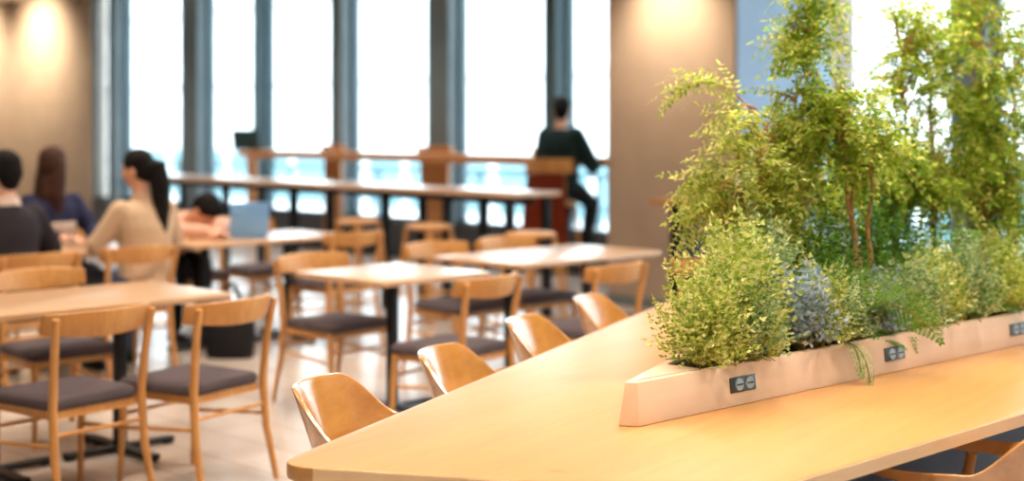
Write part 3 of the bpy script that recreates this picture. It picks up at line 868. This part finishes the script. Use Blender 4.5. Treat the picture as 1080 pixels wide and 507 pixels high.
# ---------------------------------------------------------------- people
def hand(bm, wrist, d, palm_n, side, curl=.5):
    """palm, four jointed fingers and a thumb leaving the side of the palm"""
    d = Vector(d).normalized(); n = Vector(palm_n); n = (n - d * n.dot(d)).normalized(); s = d.cross(n) * side
    w = Vector(wrist)
    for k in range(4):
        o_ = (k - 1.5) * .019
        capsule(bm, w + d * .01 + s * o_ * .7, w + d * .085 + s * o_, .013, .011, 8)
    for k, L in enumerate((.068, .078, .072, .056)):
        p = w + d * .085 + s * (k - 1.5) * .02; dd = d.copy(); r_ = .0095
        for j, f in enumerate((.45, .32, .23)):
            dd = (dd + n * curl * .55).normalized(); q = p + dd * L * f
            capsule(bm, p, q, r_, r_ * .92, 8); p = q; r_ *= .9
    p = w + d * .03 - s * .03
    q = p + (d * .6 - s * .7 + n * .3).normalized() * .04; capsule(bm, p, q, .013, .011, 8)
    q2 = q + (d * .85 - s * .25 + n * .35).normalized() * .034; capsule(bm, q, q2, .0105, .009, 8)

def person(label, loc, rz, top_mat, leg_mat, hair_mat, seat=.455, lean=8, head_yaw=0, head_pitch=0, head_roll=0,
           arms=None, legs=None, hair='short', collar=None, over=None, bulk=0.0):
    r = thing('person', label, 'person', loc, rz)
    V = Vector; th = math.radians(lean)
    up = V((0, math.sin(th), math.cos(th))); fw = V((0, math.cos(th), -math.sin(th))); rt = V((1, 0, 0))
    pel = V((0, 0, seat + .095))
    ch = lambda s: pel + up * s
    neck = ch(.50)
    hm = Matrix.Rotation(math.radians(head_yaw), 3, 'Z') @ Matrix.Rotation(math.radians(-head_pitch), 3, 'X') @ Matrix.Rotation(math.radians(head_roll), 3, 'Y')
    hup, hfw = hm @ V((0, 0, 1)), hm @ V((0, 1, 0)); hrt = hm @ V((1, 0, 0))
    hc_ = neck + up * .05 + hup * .135 + hfw * .012
    arms = arms or {-1: ((-.27, .14, .78), (-.12, .42, .77)), 1: ((.27, .14, .78), (.12, .42, .77))}
    legs = legs or {s: ((s * .10, .40, seat + .078), (s * .12, .40, .085)) for s in (-1, 1)}
    sh = {s: ch(.435) + rt * s * .165 for s in (-1, 1)}
    def torso(bm, g):
        loft(bm, [(ch(-.09), .12 + g, .10 + g, rt, fw), (ch(-.03), .165 + g, .125 + g, rt, fw), (ch(.08), .155 + g, .115 + g, rt, fw),
                  (ch(.2), .148 + g, .105 + g, rt, fw), (ch(.33), .172 + g, .118 + g, rt, fw), (ch(.42), .175 + g, .10 + g, rt, fw),
                  (ch(.475), .11 + g, .075 + g, rt, fw), (ch(.5), .055 + g, .055 + g, rt, fw)])
    # body: one continuous skin surface
    bm = NB(); torso(bm, 0)
    tube(bm, [ch(.44), neck + up * .02, hc_ - hup * .06], [.06, .052, .055], 12)
    rot = hm
    ball(bm, hc_ + hup * .02, (.074, .092, .098), 20, rot)
    ball(bm, hc_ - hup * .05 + hfw * .022, (.055, .062, .066), 16, rot)
    capsule(bm, hc_ + hfw * .088 + hup * .012, hc_ + hfw * .105 - hup * .022, .009, .014, 8)     # nose
    for s in (-1, 1):
        ball(bm, hc_ + hrt * s * .076 - hup * .01 - hfw * .005, (.011, .02, .032), 10, rot)
        e, h = V(arms[s][0]), V(arms[s][1])
        capsule(bm, sh[s], e, .05, .04, 12); capsule(bm, e, h, .04, .026, 12)
        hand(bm, h, (h - e), V((0, 0, -1)), s)
        hip = pel + rt * s * .09
        k, a = V(legs[s][0]), V(legs[s][1])
        capsule(bm, hip, k, .082, .058, 12); capsule(bm, k, a, .056, .036, 12)
        capsule(bm, a - V((0, 0, .03)), a + V((0, .13, -.045)), .034, .028, 10)
    obj('body', bm, M['skin'], r, remesh=.0075, smooth_it=4)
    for s in (-1, 1):
        bm = NB(); ball(bm, hc_ + hfw * .083 + hrt * s * .031 + hup * .012, (.012, .006, .008), 10, rot); obj('eye', bm, M['eye'], r)
    bm = NB(); ball(bm, hc_ + hfw * .083 - hup * .05, (.022, .008, .006), 10, rot); obj('mouth', bm, M['lip'], r)
    # top with sleeves
    bm = NB(); torso(bm, .017 + bulk)
    for s in (-1, 1):
        e, h = V(arms[s][0]), V(arms[s][1])
        capsule(bm, sh[s] - rt * s * .01, e, .070 + bulk, .056 + bulk, 14); capsule(bm, e, e.lerp(h, .93), .056 + bulk * .7, .042, 14)
    t_ = obj('top', bm, M[top_mat], r, remesh=.012, smooth_it=5)
    if collar:
        bm = NB(); tube(bm, [ch(.485), ch(.515), ch(.545)], [.085, .072, .066], 18); obj('collar', bm, M[collar], r, remesh=.01, smooth_it=2)
    if over:
        bm = NB()
        loft(bm, [(ch(.05), .185, .14, rt, fw), (ch(.2), .18, .135, rt, fw), (ch(.33), .185, .14, rt, fw)]); obj('vest', bm, M[over], r, remesh=.012, smooth_it=3)
    bm = NB()
    for s in (-1, 1):
        hip = pel + rt * s * .088; k, a = V(legs[s][0]), V(legs[s][1])
        capsule(bm, hip, k, .098, .074, 14); capsule(bm, k, k.lerp(a, .93), .074, .056, 14)
    loft(bm, [(ch(-.085), .13, .11, rt, fw), (ch(-.03), .18, .14, rt, fw), (ch(.06), .168, .128, rt, fw)])
    obj('trousers', bm, M[leg_mat], r, remesh=.012, smooth_it=5)
    for s in (-1, 1):
        a = V(legs[s][1]); bm = NB(); capsule(bm, a + V((0, -.02, -.04)), a + V((0, .16, -.05)), .044, .034, 12)
        for v in bm.verts: v.co.z = max(v.co.z, a.z - .083)
        obj('shoe', bm, M['shoe'], r)
    # hair
    bm = NB()
    ball(bm, hc_ + hup * .042 - hfw * .016, (.087, .098, .092), 20, rot)
    ball(bm, hc_ + hup * .0 - hfw * .045, (.080, .072, .085), 18, rot)
    if hair == 'short':
        ball(bm, hc_ + hup * .085 + hfw * .03, (.066, .062, .045), 16, rot)
        ball(bm, hc_ - hup * .05 - hfw * .045, (.062, .045, .06), 14, rot)
    elif hair == 'long':
        for s in (-1, 0, 1):
            b0 = hc_ + hrt * s * .055 - hfw * (.04 if s == 0 else .015)
            tube(bm, [b0 + hup * .03, b0 - hup * .09 - hfw * .01, b0 - V((0, 0, .20)) - hfw * .03, b0 - V((0, 0, .34)) - hfw * .025, b0 - V((0, 0, .42)) - hfw * .02],
                 [.05, .062, .062, .045, .02], 12)
    elif hair == 'ponytail':
        b0 = hc_ - hfw * .085 + hup * .02
        q = [b0, b0 - hfw * .055 - V((0, 0, .02)), b0 - hfw * .075 - V((0, 0, .14)), b0 - hfw * .085 - V((0, 0, .28)), b0 - hfw * .075 - V((0, 0, .42)), b0 - hfw * .06 - V((0, 0, .50))]
        tube(bm, q, [.045, .058, .062, .055, .042, .016], 14); ball(bm, b0, .04, 12)
    obj('hair', bm, M[hair_mat], r, remesh=.009, smooth_it=3)
    return r

def sarms(l_e, l_h, r_e, r_h): return {-1: (l_e, l_h), 1: (r_e, r_h)}
person('man in a dark grey sweater and pale collar seated with his back to us', (-7.74 + .02, 3.70, 0), NEGX, 'sweater_grey', 'trousers_black', 'hair_black',
       lean=6, head_yaw=14, head_pitch=4, collar='shirt_pale', arms=sarms((-.30, .10, .78), (-.13, .43, .785), (.30, .10, .78), (.10, .44, .785)))
person('woman in a beige coat with a long black ponytail, turned left', (-7.66, 4.53, 0), NEGX, 'coat_beige', 'trousers_grey', 'hair_black',
       lean=5, head_yaw=30, head_pitch=10, hair='ponytail', collar='coat_beige', arms=sarms((-.27, .12, .78), (-.10, .44, .785), (.27, .12, .78), (.10, .42, .785)))
person('woman with long brown hair in a navy top looking away', (-8.86, 4.50, 0), POSX, 'shirt_navy', 'trousers_grey', 'hair_brown', hair='long',
       lean=6, head_yaw=110, head_pitch=2, over='shirt_pale', arms=sarms((-.27, .12, .78), (-.12, .42, .785), (.27, .12, .78), (.12, .42, .785)))
person('person in a pinkish top slumped over the table beside the blue laptop', (-8.97, 5.40, 0), POSX, 'coat_pink', 'trousers_black', 'hair_black',
       lean=54, head_yaw=10, head_pitch=66, arms=sarms((-.25, .50, .80), (.0, .74, .785), (.28, .50, .80), (.08, .78, .785)))
bp = W((588 - CX) / F * 13.2, 13.2)
bs = make_stool('oak bar stool with curved back under the man at the window', (bp.x, bp.y, 0), 0.25, None, True, .78)
person('man in a dark green jacket on a bar stool at the window', (bp.x - .0, bp.y + .02, 0), 0.25, 'jacket_green', 'trousers_black', 'hair_black', seat=.87, bulk=.022, lean=5, head_yaw=18, head_pitch=16,
       arms=sarms((-.28, .16, 1.12), (-.10, .36, 1.235), (.28, .14, 1.12), (.12, .37, 1.235)),
       legs={-1: ((-.12, .36, .74), (-.10, .16, .31)), 1: ((.17, .34, .76), (.18, .16, .31))})
ct = thing('draped_coat', 'rust brown coat hanging from the back rail of the bar stool', 'coat', (bp.x, bp.y, 0), 0.25)
bm = NB(); rows = []
nn = 22
for j, (z, off) in enumerate(((1.062, .02), (1.0, .03), (.9, .04), (.78, .052), (.65, .064), (.52, .074), (.44, .08))):
    row = []
    for i in range(nn + 1):
        a = -.8 + 1.6 * i / nn
        rr = .225 + off + .012 * math.sin(i * 1.9 + j * .5) * (1.1 - z)
        row.append(bm.verts.new((math.sin(a) * (rr + .03), -.05 - math.cos(a) * rr, z - .012 * math.sin(i * .7) * (j > 0))))
    rows.append(row)
for a, b in zip(rows, rows[1:]):
    for k in range(nn): bm.faces.new((a[k], a[k + 1], b[k + 1], b[k]))
geo = bmesh.ops.solidify(bm, geom=bm.faces[:], thickness=.008)
obj('cloth', bm, M['coat_rust'], ct)

# ---------------------------------------------------------------- light
w = bpy.data.worlds.new('sky'); SC.world = w; w.use_nodes = True
nt = w.node_tree; bgN = nt.nodes['Background']
tc = nt.nodes.new('ShaderNodeTexCoord'); sp = nt.nodes.new('ShaderNodeSeparateXYZ'); rp = nt.nodes.new('ShaderNodeValToRGB')
nt.links.new(tc.outputs['Generated'], sp.inputs[0]); nt.links.new(sp.outputs['Z'], rp.inputs['Fac'])
rp.color_ramp.elements[0].color = (.90, .96, 1, 1); rp.color_ramp.elements[1].color = (.72, .86, 1, 1)
nt.links.new(rp.outputs['Color'], bgN.inputs['Color']); bgN.inputs['Strength'].default_value = 4.0

def light(kind, name, loc, energy, color, target=None, **kw):
    l = bpy.data.lights.new(name, kind); l.energy = energy; l.color = color
    for k_, v_ in kw.items(): setattr(l, k_, v_)
    o = bpy.data.objects.new(name, l); COL.objects.link(o); o.location = loc
    d = (Vector(target) - Vector(loc)) if target else Vector((0, 0, -1))
    o.rotation_euler = d.to_track_quat('-Z', 'Y').to_euler()
    return o
light('SUN', 'sun', (0, -10, 20), 7.0, (1, .97, .93), target=(-6, 12, 6), angle=.02)
WARM = (1, .80, .56)
# wall washers over the plaster
for px, wy, off, z, tz, e, cone in ((44, 10.56, 1.1, 3.42, 2.5, 430, 112), (-20, 10.56, 1.1, 3.42, 2.5, 430, 112), (708, 9.05, .62, 2.92, 2.12, 150, 92)):
    x = wx_at(px, wy)
    light('SPOT', 'wall_washer', (x, wy - off, z), e, WARM, target=(x, wy, tz), spot_size=math.radians(cone), spot_blend=1.0, shadow_soft_size=.08)
# ceiling downlights over the tables; the last one is added to brighten the plants
for i, (x, y, e) in enumerate(((-2.4, 1.3, 58), (-2.0, 3.0, 50), (-3.9, 2.2, 70), (-5.9, 2.8, 95), (-5.8, 4.9, 72), (-5.8, 6.3, 72), (-8.2, 4.2, 90), (-8.2, 5.8, 80), (-3.6, 4.6, 90), (-1.2, 4.6, 80), (-.9, 2.0, 90), (-8.6, 2.0, 80), (-10.6, 6.4, 80), (-13.0, 4.0, 90), (-2.6, 7.2, 80), (-2.7, 4.4, 80))):
    light('SPOT', 'ceiling_downlight', (x, y, 3.44), e * 2.5, (1, .86, .70), spot_size=math.radians(115), spot_blend=.8, shadow_soft_size=.12)

for i in range(8):  # unseen row of lamps added to brighten the window column fronts
    light('SPOT', 'window_downlight', (-17.5 + 2.6 * i, 9.2, 3.44), 150, (1, .9, .8), spot_size=math.radians(120), spot_blend=.8, shadow_soft_size=.12)

# ---------------------------------------------------------------- camera
cam = bpy.data.cameras.new('camera'); co = bpy.data.objects.new('camera', cam); COL.objects.link(co)
co.location = (0, 0, CAMZ); co.rotation_euler = (PI / 2, 0, PI / 4)
cam.sensor_width = 36; cam.lens = F / 1080 * 36; cam.shift_y = -(253.5 - HY) / 1080
cam.clip_start = .05; cam.clip_end = 300
cam.dof.use_dof = True; cam.dof.focus_distance = 3.8; cam.dof.aperture_fstop = 1.45
SC.camera = co
SC.view_settings.view_transform = 'Standard'; SC.view_settings.look = 'None'
SC.view_settings.exposure = 0.0; SC.view_settings.gamma = 1; SC.view_settings.use_curve_mapping = False
SC.cycles.use_denoising = True
SC.cycles.max_bounces = 8; SC.cycles.transparent_max_bounces = 16
SC.cycles.sample_clamp_indirect = 6
